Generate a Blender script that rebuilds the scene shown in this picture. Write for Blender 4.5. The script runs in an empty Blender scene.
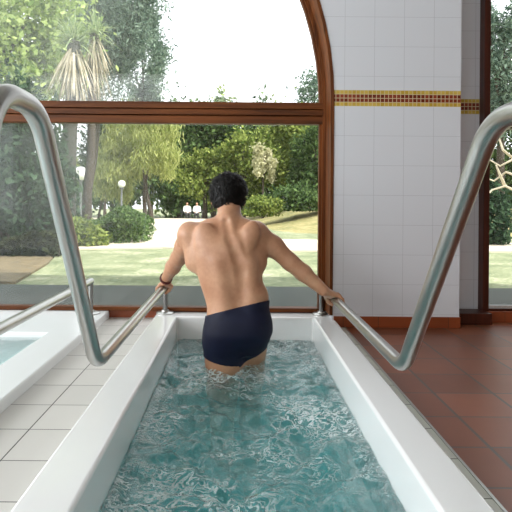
import bpy, math, random
import numpy as np
from mathutils import Vector, noise as mnoise

PI = math.pi
C = bpy.context.scene.collection
random.seed(7)
rng = np.random.default_rng(7)

# ------------------------------------------------------------------ camera, sky, sun, lights, exposure
sc = bpy.context.scene
ROLL = math.radians(0.45)
FPX = 483.0
cam_d = bpy.data.cameras.new('camera')
cam = bpy.data.objects.new('camera', cam_d); C.objects.link(cam)
cam_d.sensor_width = 36.0
cam_d.lens = FPX / 512 * 36.0
cam_d.shift_x = (256 - 238) / 512
cam_d.shift_y = -(256 - 204) / 512
cam_d.clip_end = 500
cam.location = (0, 0, 0.70)
cam.rotation_euler = (PI / 2, -ROLL, 0)
sc.camera = cam

w = bpy.data.worlds.new('sky'); sc.world = w; w.use_nodes = True
bg = w.node_tree.nodes['Background']
bg.inputs[0].default_value = (0.93, 0.97, 1.0, 1)
bg.inputs[1].default_value = 2.0

sun_d = bpy.data.lights.new('sun', 'SUN'); sun = bpy.data.objects.new('sun', sun_d); C.objects.link(sun)
sun_d.energy = 6.5; sun_d.angle = math.radians(1.0); sun_d.color = (1.0, 0.96, 0.90)
sun.rotation_euler = (math.radians(42), 0, math.radians(58))

def area(name, loc, rot, sx, sy, power, col=(1, 1, 1)):
    d = bpy.data.lights.new(name, 'AREA'); o = bpy.data.objects.new(name, d); C.objects.link(o)
    d.shape = 'RECTANGLE'; d.size = sx; d.size_y = sy; d.energy = power; d.color = col
    o.location = loc; o.rotation_euler = rot
    return o
# area lamps added: daylight from the unseen glazed left wall, and a rear fill
area('daylight_left', (-4.35, 0.2, 1.75), (0, -PI / 2, 0), 2.4, 5.6, 250, (0.97, 0.985, 1.0))
area('fill_rear', (-1.6, -3.85, 2.8), (math.radians(80), 0, 0), 5.2, 1.0, 42, (0.97, 0.985, 1.0))

vs = sc.view_settings
vs.view_transform = 'Standard'; vs.look = 'None'; vs.gamma = 1.0; vs.use_curve_mapping = False
vs.exposure = 0.0
sc.cycles.use_denoising = True
sc.cycles.max_bounces = 14; sc.cycles.transparent_max_bounces = 24
sc.cycles.transmission_bounces = 10; sc.cycles.diffuse_bounces = 5; sc.cycles.glossy_bounces = 5; sc.cycles.volume_bounces = 3

# ------------------------------------------------------------------ helpers
def at(px, py, Y):
    """world point at depth Y seen at photo pixel (px, py)"""
    dx, dy = px - 238, py - 204
    X = dx + ROLL * dy; Z = dy - ROLL * dx
    return Vector((X * Y / FPX, Y, 0.70 - Z * Y / FPX))

def mesh_obj(name, verts, faces, m=None, parent=None, smooth=False):
    me = bpy.data.meshes.new(name)
    me.from_pydata([tuple(v) for v in verts], [], [tuple(int(i) for i in f) for f in faces])
    me.update()
    if smooth:
        me.polygons.foreach_set('use_smooth', [True] * len(me.polygons))
    o = bpy.data.objects.new(name, me); C.objects.link(o)
    if m: me.materials.append(m)
    if parent: o.parent = parent
    return o

def quad_obj(name, V, m, parent=None, n=4, smooth=False):
    """fast mesh of separate n-gons; V is (N, n, 3)"""
    N = len(V); me = bpy.data.meshes.new(name)
    me.vertices.add(N * n); me.loops.add(N * n); me.polygons.add(N)
    me.vertices.foreach_set('co', V.reshape(-1).astype(np.float32))
    me.loops.foreach_set('vertex_index', np.arange(N * n, dtype=np.int32))
    me.polygons.foreach_set('loop_start', np.arange(0, N * n, n, dtype=np.int32))
    me.update(calc_edges=True); me.validate()
    if smooth: me.polygons.foreach_set('use_smooth', [True] * len(me.polygons))
    o = bpy.data.objects.new(name, me); C.objects.link(o)
    me.materials.append(m)
    if parent: o.parent = parent
    return o

class MB:
    def __init__(s): s.v = []; s.f = []
    def add(s, v, f):
        k = len(s.v); s.v += [tuple(p) for p in v]; s.f += [tuple(i + k for i in q) for q in f]
    def box(s, x0, x1, y0, y1, z0, z1):
        s.add([(x0,y0,z0),(x1,y0,z0),(x1,y1,z0),(x0,y1,z0),(x0,y0,z1),(x1,y0,z1),(x1,y1,z1),(x0,y1,z1)],
              [(0,3,2,1),(4,5,6,7),(0,1,5,4),(1,2,6,5),(2,3,7,6),(3,0,4,7)])
    def tube(s, pts, rad, n=14, cap=True):
        pts = [Vector(p) for p in pts]
        if not hasattr(rad, '__len__'): rad = [rad] * len(pts)
        rings = []; up = None
        for i, p in enumerate(pts):
            t = (pts[min(i + 1, len(pts) - 1)] - pts[max(i - 1, 0)]).normalized()
            if up is None:
                up = Vector((1, 0, 0)) if abs(t.x) < 0.9 else Vector((0, 1, 0))
            a = (up - t * up.dot(t)).normalized(); b = t.cross(a); up = a
            rings.append([p + (a * math.cos(2*PI*k/n) + b * math.sin(2*PI*k/n)) * rad[i] for k in range(n)])
        v = [q for r in rings for q in r]; f = []
        for i in range(len(pts) - 1):
            for k in range(n):
                f.append((i*n+k, i*n+(k+1) % n, (i+1)*n+(k+1) % n, (i+1)*n+k))
        if cap:
            f.append(tuple(range(n))[::-1]); f.append(tuple((len(pts)-1)*n + k for k in range(n)))
        s.add(v, f)
    def lathe(s, prof, c=(0,0,0), n=32):
        v = []; f = []
        for r, z in prof:
            for k in range(n):
                a = 2*PI*k/n; v.append((c[0]+r*math.cos(a), c[1]+r*math.sin(a), c[2]+z))
        for i in range(len(prof)-1):
            for k in range(n):
                f.append((i*n+k, i*n+(k+1) % n, (i+1)*n+(k+1) % n, (i+1)*n+k))
        f.append(tuple(range(n))[::-1]); f.append(tuple((len(prof)-1)*n+k for k in range(n)))
        s.add(v, f)
    def build(s, name, m, parent=None, smooth=False, bevel=0.0, seg=2, angle=35):
        o = mesh_obj(name, s.v, s.f, m, parent, smooth)
        if smooth:
            o.data.set_sharp_from_angle(angle=math.radians(50))
        if bevel:
            b = o.modifiers.new('bevel', 'BEVEL'); b.width = bevel; b.segments = seg; b.limit_method = 'ANGLE'; b.angle_limit = math.radians(angle)
            o.data.polygons.foreach_set('use_smooth', [True]*len(o.data.polygons))
            wn = o.modifiers.new('wn', 'WEIGHTED_NORMAL'); wn.keep_sharp = False
        return o

def tag(o, label, cat, group=None, kind=None):
    o['label'] = label; o['category'] = cat
    if group: o['group'] = group
    if kind: o['kind'] = kind
    return o
def thing(name, label, cat, loc=(0, 0, 0), group=None):
    o = bpy.data.objects.new(name, None); C.objects.link(o); o.location = loc; o.empty_display_size = 0.1
    return tag(o, label, cat, group)
def structure(o):
    o['kind'] = 'structure'; return o
def bx(name, m, *b, parent=None, bevel=0.0):
    s = MB(); s.box(*b); return s.build(name, m, parent, bevel=bevel)
def fillet(pts, rads, n=9):
    """round the inner corners of a polyline"""
    pts = [Vector(p) for p in pts]; out = [pts[0]]
    for i in range(1, len(pts)-1):
        p, a, b = pts[i], pts[i-1], pts[i+1]; r = rads[i-1]
        u, v = (a-p).normalized(), (b-p).normalized(); ang = u.angle(v)
        d = r / math.tan(ang/2); s0 = p + u*d; s1 = p + v*d
        c = p + (u+v).normalized() * (r / math.sin(ang/2))
        e0, e1 = s0-c, s1-c; th = e0.angle(e1)
        for k in range(n+1):
            t = k/n; out.append(c + (e0*math.sin((1-t)*th) + e1*math.sin(t*th)) / math.sin(th))
    out.append(pts[-1]); return out

# ------------------------------------------------------------------ materials
class NT:
    def __init__(s, name):
        s.m = bpy.data.materials.new(name); s.m.use_nodes = True; s.t = s.m.node_tree
        s.b = s.t.nodes['Principled BSDF']; s.out = s.t.nodes['Material Output']
    def n(s, kind, **kw):
        x = s.t.nodes.new(kind)
        for k, v in kw.items(): setattr(x, k, v)
        return x
    def l(s, a, b): s.t.links.new(a, b)
    def math(s, op, a, b=None, c=None):
        x = s.n('ShaderNodeMath', operation=op)
        for i, q in enumerate((a, b, c)):
            if q is None: continue
            if hasattr(q, 'links'): s.l(q, x.inputs[i])
            else: x.inputs[i].default_value = q
        return x.outputs[0]
    def xyz(s):
        tc = s.n('ShaderNodeTexCoord'); sp = s.n('ShaderNodeSeparateXYZ'); s.l(tc.outputs['Object'], sp.inputs[0])
        s.coord = tc.outputs['Object']; return sp.outputs
    def noise(s, scale, detail=4, rough=0.55, vec=None):
        x = s.n('ShaderNodeTexNoise'); x.inputs['Scale'].default_value = scale; x.inputs['Detail'].default_value = detail
        x.inputs['Roughness'].default_value = rough
        if vec is None:
            tc = s.n('ShaderNodeTexCoord'); vec = tc.outputs['Object']
        s.l(vec, x.inputs['Vector']); return x.outputs['Fac']
    def ramp(s, fac, stops):
        x = s.n('ShaderNodeValToRGB'); e = x.color_ramp.elements
        while len(e) < len(stops): e.new(0.5)
        for i, (p, c) in enumerate(stops): e[i].position = p; e[i].color = (*c, 1)
        s.l(fac, x.inputs[0]); return x.outputs[0]
    def mix(s, f, a, b):
        x = s.n('ShaderNodeMix', data_type='RGBA')
        for q, i in ((f, 0), (a, 6), (b, 7)):
            if hasattr(q, 'links'): s.l(q, x.inputs[i])
            else: x.inputs[i].default_value = q if i == 0 else (*q, 1)
        return x.outputs[2]
    def bump(s, h, strength=0.2, dist=0.01):
        x = s.n('ShaderNodeBump'); x.inputs['Strength'].default_value = strength; x.inputs['Distance'].default_value = dist
        s.l(h, x.inputs['Height']); return x.outputs[0]
    def joint(s, co, size, phase, half):
        f = s.math('FRACT', s.math('DIVIDE', s.math('SUBTRACT', co, phase), size))
        d = s.math('MULTIPLY', s.math('MINIMUM', f, s.math('SUBTRACT', 1.0, f)), size)
        return s.math('LESS_THAN', d, half)
    def cell(s, co, size, phase):
        return s.math('FLOOR', s.math('DIVIDE', s.math('SUBTRACT', co, phase), size))
    def set(s, col=None, rough=None, metal=None, **kw):
        b = s.b.inputs
        for key, q in (('Base Color', col), ('Roughness', rough), ('Metallic', metal)):
            if q is None: continue
            if hasattr(q, 'links'): s.l(q, b[key])
            else: b[key].default_value = (*q, 1) if key == 'Base Color' else q
        for k, v in kw.items(): b[k.replace('_', ' ')].default_value = v
        return s.m

def srgb(r, g, b):
    return tuple((c/255/12.92) if c/255 <= 0.04045 else ((c/255+0.055)/1.055)**2.4 for c in (r, g, b))

def plain(name, col, rough=0.5, metal=0.0, var=0.08, scale=6, **kw):
    t = NT(name); f = t.noise(scale)
    c = t.ramp(f, [(0.3, tuple(x*(1-var) for x in col)), (0.7, tuple(min(1, x*(1+var)) for x in col))])
    return t.set(c, rough, metal, **kw)

def tile_mat(name, col, joint_col, sx, px_, sy, py_, hx, hy, rough, var=0.08, axes=(0, 1), clump=0.0, coat=0.0):
    t = NT(name); o = t.xyz(); a, b = o[axes[0]], o[axes[1]]
    j = t.math('MAXIMUM', t.joint(a, sx, px_, hx), t.joint(b, sy, py_, hy))
    wn = t.n('ShaderNodeTexWhiteNoise', noise_dimensions='2D'); cb = t.n('ShaderNodeCombineXYZ')
    t.l(t.cell(a, sx, px_), cb.inputs[0]); t.l(t.cell(b, sy, py_), cb.inputs[1]); t.l(cb.outputs[0], wn.inputs['Vector'])
    f = t.math('ADD', t.math('MULTIPLY', wn.outputs['Value'], 1-clump), t.math('MULTIPLY', t.noise(7), clump))
    c = t.ramp(f, [(0.0, tuple(x*(1-var) for x in col)), (1.0, tuple(min(1, x*(1+var)) for x in col))])
    c = t.mix(j, c, joint_col)
    nb = t.bump(t.math('SUBTRACT', t.math('MULTIPLY', t.noise(30), 0.08), j), 0.25, 0.004); t.l(nb, t.b.inputs['Normal'])
    return t.set(c, rough, Coat_Weight=coat)

M = {}
M['white_tile_floor'] = tile_mat('white_tile_floor', srgb(203, 201, 196), srgb(52, 50, 46), 0.181, -0.638, 0.181, 1.490, 0.0020, 0.0016, 0.35, 0.03)
M['terracotta'] = tile_mat('terracotta_tile', srgb(122, 70, 47), srgb(80, 71, 65), 0.2215, 0.736, 0.2015, 1.602, 0.0052, 0.0034, 0.34, 0.40, clump=0.4)

def wall_tile():
    t = NT('white_wall_tile_with_mosaic_band'); o = t.xyz(); x, z = o[0], o[2]
    s = 0.1705
    j = t.math('MAXIMUM', t.joint(x, s, 0.606, 0.0011), t.joint(z, s, 0.2445, 0.0010))
    base = t.mix(j, srgb(216, 219, 225), srgb(188, 190, 196))
    z0, q = 1.266, 0.0232
    inb = t.math('MULTIPLY', t.math('GREATER_THAN', z, z0), t.math('LESS_THAN', z, z0 + 4*q))
    mid = t.math('MULTIPLY', t.math('GREATER_THAN', z, z0+q), t.math('LESS_THAN', z, z0 + 3*q))
    wn = t.n('ShaderNodeTexWhiteNoise', noise_dimensions='2D'); cb = t.n('ShaderNodeCombineXYZ')
    t.l(t.cell(x, q, 0), cb.inputs[0]); t.l(t.cell(z, q, z0), cb.inputs[1]); t.l(cb.outputs[0], wn.inputs['Vector'])
    ye = t.ramp(wn.outputs['Value'], [(0, srgb(178, 146, 48)), (1, srgb(204, 176, 84))])
    re = t.ramp(wn.outputs['Value'], [(0, srgb(104, 38, 24)), (1, srgb(142, 62, 42))])
    mo = t.mix(mid, ye, re)
    mo = t.mix(t.math('MAXIMUM', t.joint(x, q, 0, 0.0017), t.joint(z, q, z0, 0.0017)), mo, srgb(206, 190, 150))
    c = t.mix(inb, base, mo)
    t.l(t.bump(t.math('SUBTRACT', 0.0, j), 0.3, 0.003), t.b.inputs['Normal'])
    return t.set(c, 0.22)
M['wall_tile'] = wall_tile()
M['plaster'] = plain('white_plaster', srgb(224, 224, 222), 0.8, var=0.02)
M['dim_plaster'] = plain('warm_grey_plaster', srgb(158, 146, 132), 0.85, var=0.03)
M['ceiling'] = plain('ceiling_paint', srgb(178, 176, 172), 0.85, var=0.02)
M['rim'] = plain('white_gelcoat', srgb(238, 240, 240), 0.16, var=0.012, scale=3, Coat_Weight=0.3)
M['pale_pool'] = plain('pale_pool_shell', srgb(236, 240, 240), 0.18, var=0.012, scale=3)
M['brown_base'] = tile_mat('terracotta_skirting', srgb(134, 66, 36), srgb(84, 52, 36), 0.2005, 0.606, 5, -1, 0.0016, 0.0, 0.28, 0.12, axes=(0, 2))
M['strip'] = tile_mat('grey_edge_tile', srgb(200, 202, 192), srgb(60, 60, 52), 5, -2, 0.181, 1.517, 0.0, 0.0018, 0.4, 0.06, clump=0.6)

def steel(name, col, rough):
    t = NT(name); tc = t.n('ShaderNodeTexCoord'); mp = t.n('ShaderNodeMapping'); mp.inputs['Scale'].default_value = (180, 6, 6)
    t.l(tc.outputs['Object'], mp.inputs[0]); f = t.noise(1.0, 3, 0.6, mp.outputs[0])
    r = t.math('MULTIPLY_ADD', f, 0.16, rough - 0.08)
    c = t.ramp(t.noise(9), [(0.3, tuple(x*0.9 for x in col)), (0.7, col)])
    return t.set(c, r, 1.0)
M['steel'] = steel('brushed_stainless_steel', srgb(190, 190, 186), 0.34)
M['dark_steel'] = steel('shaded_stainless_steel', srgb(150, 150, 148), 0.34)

def wood(name, dark, light, rough=0.35, axis=0):
    t = NT(name); tc = t.n('ShaderNodeTexCoord'); mp = t.n('ShaderNodeMapping')
    sc3 = [38, 38, 38]; sc3[axis] = 1.6; mp.inputs['Scale'].default_value = sc3
    t.l(tc.outputs['Object'], mp.inputs[0]); f = t.noise(1.0, 5, 0.6, mp.outputs[0])
    c = t.ramp(f, [(0.3, dark), (0.72, light)])
    t.l(t.bump(f, 0.12, 0.002), t.b.inputs['Normal'])
    return t.set(c, rough, Specular_IOR_Level=0.25)
M['wood'] = wood('varnished_brown_wood', srgb(58, 28, 8), srgb(124, 68, 26), 0.5)
M['wood_v'] = wood('varnished_brown_wood_upright', srgb(58, 28, 8), srgb(124, 68, 26), 0.5, axis=2)
M['dark_wood'] = wood('dark_red_brown_wood', srgb(52, 24, 16), srgb(84, 40, 28), axis=2)

def glass(name, haze_base, haze_left):
    """clear pane with a painted veil of pale reflected haze, stronger towards the left"""
    t = NT(name); o = t.xyz(); x, z = o[0], o[2]
    tr = t.n('ShaderNodeBsdfTransparent'); gl = t.n('ShaderNodeBsdfGlossy'); gl.inputs['Roughness'].default_value = 0.0
    lw = t.n('ShaderNodeLayerWeight'); lw.inputs[0].default_value = 0.5
    fr = t.math('MULTIPLY_ADD', t.math('POWER', lw.outputs['Facing'], 5.0), 0.9, 0.022)
    mx = t.n('ShaderNodeMixShader'); t.l(fr, mx.inputs[0]); t.l(tr.outputs[0], mx.inputs[1]); t.l(gl.outputs[0], mx.inputs[2])
    ta = t.n('ShaderNodeBsdfTranslucent'); ta.inputs[0].default_value = (0.92, 0.96, 0.96, 1)  # translucent layer paints pale haze over the view
    mp = t.n('ShaderNodeMapRange'); mp.interpolation_type = 'SMOOTHSTEP'
    mp.inputs['From Min'].default_value = -0.35; mp.inputs['From Max'].default_value = -1.05; t.l(x, mp.inputs[0])
    nz = t.ramp(t.noise(1.7, 4, 0.55), [(0.32, (0.25,)*3), (0.7, (1.25,)*3)])
    mz = t.n('ShaderNodeMapRange'); mz.interpolation_type = 'SMOOTHSTEP'
    mz.inputs['From Min'].default_value = 0.30; mz.inputs['From Max'].default_value = 0.75; mz.inputs['To Min'].default_value = 0.25; t.l(z, mz.inputs[0])
    f = t.math('MULTIPLY_ADD', t.math('MULTIPLY', t.math('MULTIPLY', mp.outputs[0], mz.outputs[0]), nz), haze_left, haze_base)
    m2 = t.n('ShaderNodeMixShader'); t.l(f, m2.inputs[0]); t.l(mx.outputs[0], m2.inputs[1]); t.l(ta.outputs[0], m2.inputs[2])
    t.l(m2.outputs[0], t.out.inputs[0]); return t.m
M['glass'] = glass('window_glass', 0.004, 0.095)
M['glass_right'] = glass('window_glass_right', 0.005, 0.0)

def water(name, bump_s=0.6, col=(0.06, 0.84, 0.86, 1), dens=0.75, glints=0.95, scat=1.15, scol=(0.18, 0.95, 0.99, 1), clear=0.68):
    t = NT(name); o = t.xyz()
    n1 = t.noise(16, 3, 0.6); n2 = t.noise(46, 2, 0.5)
    nb = t.bump(t.math('MULTIPLY_ADD', n2, 0.35, n1), bump_s, 0.012)
    rf = t.n('ShaderNodeBsdfRefraction'); rf.inputs['IOR'].default_value = 1.33; rf.inputs['Roughness'].default_value = 0.0
    tr = t.n('ShaderNodeBsdfTransparent'); gl = t.n('ShaderNodeBsdfGlossy'); gl.inputs['Roughness'].default_value = 0.03
    for q in (rf, gl): t.l(nb, q.inputs['Normal'])
    m1 = t.n('ShaderNodeMixShader'); m1.inputs[0].default_value = clear
    t.l(rf.outputs[0], m1.inputs[1]); t.l(tr.outputs[0], m1.inputs[2])
    lw = t.n('ShaderNodeLayerWeight'); lw.inputs[0].default_value = 0.5; t.l(nb, lw.inputs['Normal'])
    fr = t.math('MULTIPLY_ADD', t.math('POWER', lw.outputs['Facing'], 4.0), 0.9, 0.03)
    m2 = t.n('ShaderNodeMixShader'); t.l(fr, m2.inputs[0]); t.l(m1.outputs[0], m2.inputs[1]); t.l(gl.outputs[0], m2.inputs[2])
    # sky glints painted onto the water as fine broken pale streaks
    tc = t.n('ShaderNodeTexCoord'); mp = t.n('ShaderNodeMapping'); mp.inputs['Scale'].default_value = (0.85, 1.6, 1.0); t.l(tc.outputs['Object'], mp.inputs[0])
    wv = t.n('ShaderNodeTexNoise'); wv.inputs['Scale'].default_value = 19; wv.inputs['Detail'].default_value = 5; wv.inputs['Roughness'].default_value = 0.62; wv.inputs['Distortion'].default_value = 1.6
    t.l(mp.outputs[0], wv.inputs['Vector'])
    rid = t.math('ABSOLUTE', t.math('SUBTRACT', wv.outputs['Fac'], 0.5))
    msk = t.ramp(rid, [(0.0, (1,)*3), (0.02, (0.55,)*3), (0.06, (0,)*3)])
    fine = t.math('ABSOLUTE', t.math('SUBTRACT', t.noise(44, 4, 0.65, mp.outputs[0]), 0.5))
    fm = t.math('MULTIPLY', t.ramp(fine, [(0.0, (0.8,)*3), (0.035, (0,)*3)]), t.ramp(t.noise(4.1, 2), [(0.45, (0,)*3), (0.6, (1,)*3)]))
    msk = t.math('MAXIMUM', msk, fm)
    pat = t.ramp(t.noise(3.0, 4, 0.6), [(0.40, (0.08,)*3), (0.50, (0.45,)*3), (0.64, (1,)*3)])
    ff = t.math('MULTIPLY', t.math('MULTIPLY', msk, pat), glints)
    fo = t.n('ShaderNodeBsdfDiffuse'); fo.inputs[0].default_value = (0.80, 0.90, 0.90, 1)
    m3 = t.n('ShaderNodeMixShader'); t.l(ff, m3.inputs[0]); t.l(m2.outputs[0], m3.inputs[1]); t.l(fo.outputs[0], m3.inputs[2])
    t.l(m3.outputs[0], t.out.inputs[0])
    va = t.n('ShaderNodeVolumeAbsorption'); va.inputs[0].default_value = col; va.inputs[1].default_value = dens
    vs_ = t.n('ShaderNodeVolumeScatter'); vs_.inputs[0].default_value = scol; vs_.inputs[1].default_value = scat; vs_.inputs[2].default_value = 0.1
    ad = t.n('ShaderNodeAddShader'); t.l(va.outputs[0], ad.inputs[0]); t.l(vs_.outputs[0], ad.inputs[1])
    t.l(ad.outputs[0], t.out.inputs['Volume'])
    return t.m
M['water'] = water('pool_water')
M['calm_water'] = water('calm_pool_water', 0.15, (0.1, 0.94, 0.95, 1), 0.32, 0.0, 1.6, (0.62, 0.98, 0.99, 1), 0.9)

def skin():
    t = NT('skin'); n1 = t.noise(9, 4); n2 = t.noise(60, 3)
    f = t.math('MULTIPLY_ADD', n2, 0.3, t.math('MULTIPLY', n1, 0.7))
    c = t.ramp(f, [(0.3, srgb(174, 124, 94)), (0.7, srgb(200, 154, 122))])
    t.l(t.bump(n2, 0.06, 0.003), t.b.inputs['Normal'])
    m = t.set(c, 0.42)
    t.b.inputs['Subsurface Weight'].default_value = 0.08; t.b.inputs['Subsurface Radius'].default_value = (0.012, 0.005, 0.003)
    t.b.inputs['Subsurface Scale'].default_value = 1.0
    return m
M['skin'] = skin()
M['trunks'] = plain('navy_swim_fabric', srgb(11, 17, 44), 0.6, var=0.12, scale=40, Specular_IOR_Level=0.3)
M['hair'] = plain('black_hair', srgb(15, 13, 12), 0.55, var=0.25, scale=60, Specular_IOR_Level=0.25)
M['eye'] = plain('eye_white', srgb(230, 228, 222), 0.2)
M['strap'] = plain('dark_red_strap', srgb(84, 26, 28), 0.5)

def leaf(name, lo, hi, trans=0.3):
    t = NT(name); g = t.n('ShaderNodeNewGeometry')
    c = t.ramp(g.outputs['Random Per Island'], [(0.0, lo), (1.0, hi)])
    di = t.n('ShaderNodeBsdfDiffuse'); ta = t.n('ShaderNodeBsdfTranslucent'); t.l(c, di.inputs[0]); t.l(c, ta.inputs[0])
    mx = t.n('ShaderNodeMixShader'); mx.inputs[0].default_value = trans
    t.l(di.outputs[0], mx.inputs[1]); t.l(ta.outputs[0], mx.inputs[2]); t.l(mx.outputs[0], t.out.inputs[0]); return t.m
M['leaf_light'] = leaf('light_leaves', srgb(112, 140, 76), srgb(190, 206, 134), 0.4)
M['leaf_willow'] = leaf('willow_leaves', srgb(128, 144, 78), srgb(204, 208, 140), 0.4)
M['leaf_mid'] = leaf('mid_green_leaves', srgb(78, 102, 48), srgb(164, 176, 98), 0.35)
M['leaf_dark'] = leaf('dark_green_leaves', srgb(42, 64, 40), srgb(112, 136, 84), 0.3)
M['leaf_grey'] = leaf('grey_green_needles', srgb(66, 90, 78), srgb(146, 166, 146), 0.3)
M['leaf_pale'] = leaf('pale_blossom_leaves', srgb(180, 180, 140), srgb(226, 222, 188), 0.4)
M['leaf_hedge'] = leaf('hedge_leaves', srgb(56, 84, 48), srgb(122, 146, 92), 0.25)
M['leaf_deep'] = leaf('deep_shade_leaves', srgb(40, 62, 48), srgb(86, 112, 84), 0.3)
M['leaf_edging'] = leaf('dark_edging_leaves', srgb(22, 30, 22), srgb(70, 76, 52), 0.15)
M['blade_green'] = leaf('sword_leaves', srgb(110, 136, 88), srgb(190, 204, 156), 0.3)
M['blade_dead'] = leaf('dead_hanging_leaves', srgb(150, 142, 116), srgb(214, 204, 180), 0.25)
M['bark'] = plain('grey_brown_bark', srgb(70, 62, 52), 0.9, var=0.35, scale=14)
M['bark_grey'] = plain('grey_bark', srgb(66, 66, 58), 0.9, var=0.3, scale=18)
M['bark_pale'] = plain('pale_bare_bark', srgb(196, 184, 160), 0.9, var=0.15, scale=18)
M['concrete'] = plain('grey_concrete', srgb(68, 73, 67), 0.85, var=0.16, scale=4)
M['path'] = plain('pale_sandy_path', srgb(206, 196, 176), 0.95, var=0.06, scale=3)
def lawn_m():
    t = NT('dry_lawn'); f = t.math('MULTIPLY_ADD', t.noise(26, 5), 0.45, t.math('MULTIPLY', t.noise(1.6, 4), 0.55))
    c = t.ramp(f, [(0.34, srgb(84, 98, 66)), (0.52, srgb(134, 142, 106)), (0.66, srgb(180, 178, 152))])
    return t.set(c, 0.95)
M['lawn'] = lawn_m()
def slope_m():
    t = NT('dry_bank'); f = t.math('MULTIPLY_ADD', t.noise(9, 5), 0.5, t.math('MULTIPLY', t.noise(0.9, 4), 0.5))
    c = t.ramp(f, [(0.34, srgb(96, 104, 58)), (0.52, srgb(150, 142, 92)), (0.66, srgb(182, 168, 124))])
    return t.set(c, 0.95)
M['bank'] = slope_m()
M['soil'] = plain('leaf_litter_soil', srgb(110, 98, 72), 0.95, var=0.35, scale=8)
M['globe'] = plain('white_opal_globe', srgb(244, 244, 240), 0.3, var=0.01)
M['pole'] = plain('grey_painted_pole', srgb(104, 108, 108), 0.5, var=0.06)
M['shirt'] = plain('white_shirt', srgb(242, 242, 240), 0.9, var=0.03)
M['bench'] = plain('dark_bench_slats', srgb(60, 58, 56), 0.7, var=0.1)
M['roof'] = plain('roof_tile', srgb(150, 90, 66), 0.9)
#SECTION_STRUCTURE
# ------------------------------------------------------------------ the room
RIMZ, WZ = 0.04, -0.09
TX0, TX1, TI0, TI1 = -0.487, 0.566, -0.352, 0.443     # trough outer / inner edges
TY0, TY1, TYI0, TYI1 = 0.30, 2.955, 0.42, 2.82
PX = -0.78                                            # right face of the left pool

structure(bx('floor', M['white_tile_floor'], PX, TX0, -1.4, 2.96, -0.25, 0.0))
structure(bx('floor.001', M['strip'], TX1, 0.613, TY0, 2.76, -0.25, 0.0))
structure(bx('floor.002', M['terracotta'], 0.621, 4.5, TY0, 2.90, -0.25, 0.0))
structure(bx('floor.003', M['terracotta'], TX0, 4.5, -4.1, TY0, -0.25, -0.001))
structure(bx('floor.004', M['white_tile_floor'], -4.5, TX0, -4.1, -1.4, -0.25, -0.001))
structure(bx('floor.005', M['white_tile_floor'], -4.5, -3.24, -1.4, 2.96, -0.25, 0.0))
structure(bx('trim_1', M['steel'], 0.613, 0.621, TY0, 2.76, -0.25, 0.003))

# front wall with the great arch
AX, AR, AS = -1.36, 1.905, 1.30                        # arch centre, radius, spring height
WF, WB = 2.77, 3.00
def arch_wall():
    s = MB(); zt, xl, xr = 3.42, -4.5, 1.273
    n = 40
    arc = [(AX + AR*math.cos(PI*k/n), AS + AR*math.sin(PI*k/n)) for k in range(n+1)]
    def slab(poly):
        k = len(poly)
        v = [(x, WF, z) for x, z in poly] + [(x, WB, z) for x, z in poly]
        f = [tuple(range(k)), tuple(range(2*k-1, k-1, -1))] + [(i, i+k, (i+1) % k+k, (i+1) % k) for i in range(k)]
        s.add(v, f)
    slab([(AX+AR, 0), (xr, 0), (xr, AS), (AX+AR, AS)])
    slab([(xl, 0), (AX-AR, 0), (AX-AR, AS), (xl, AS)])
    slab([(AX+AR, AS), (xr, AS), (xr, zt), (AX+AR, zt)])
    slab([(xl, AS), (AX-AR, AS), (AX-AR, zt), (xl, zt)])
    for k in range(n):
        (x0, z0), (x1, z1) = arc[k], arc[k+1]
        slab([(x1, z1), (x0, z0), (x0, zt), (x1, zt)])
    return s.build('wall_front', M['wall_tile'])
structure(arch_wall())
s = MB(); s.box(1.273, 1.492, 2.98, 3.10, 0, 3.42); s.box(1.492, 3.6, 2.98, 3.10, 2.55, 3.42); s.box(3.6, 4.5, 2.98, 3.10, 0, 3.42); s.box(1.492, 3.6, 2.98, 3.10, -0.1, 0.066)
structure(s.build('wall_front_recess', M['wall_tile']))
structure(bx('ceiling', M['ceiling'], -4.6, 4.6, -4.1, 3.1, 3.42, 3.55))
s = MB(); s.box(-4.6, -4.5, -4.1, 3.1, -0.25, 0.55); s.box(-4.6, -4.5, -4.1, 3.1, 2.95, 3.42)
for y in (-4.1, -2.65, 0.15, 2.95): s.box(-4.6, -4.5, y, y+0.15, 0.55, 2.95)
structure(s.build('wall_left', M['plaster']))
s = MB(); s.box(4.5, 4.6, -4.1, 3.1, -0.25, 3.42); structure(s.build('wall_right', M['dim_plaster']))
s = MB(); s.box(-4.5, 4.5, -4.1, -4.0, -0.25, 2.3); s.box(-4.5, 4.5, -4.1, -4.0, 3.3, 3.42)
s.box(-4.5, -4.2, -4.1, -4.0, 2.3, 3.3); s.box(1.0, 4.5, -4.1, -4.0, 2.3, 3.3)
structure(s.build('wall_rear', M['dim_plaster']))
# skirting
structure(bx('baseboard_front', M['brown_base'], 0.553, 1.276, WF-0.012, WF, 0.0, 0.062, bevel=0.002))
structure(bx('baseboard_under_window', M['brown_base'], -3.2, 0.54, 2.958, 2.99, -0.02, 0.064))
structure(bx('baseboard_recess', M['dark_wood'], 1.276, 1.50, 2.84, 2.98, 0.0, 0.066, bevel=0.003))
structure(bx('baseboard_right', M['brown_base'], 1.50, 4.5, 2.90, 2.98, 0.0, 0.064))

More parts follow.
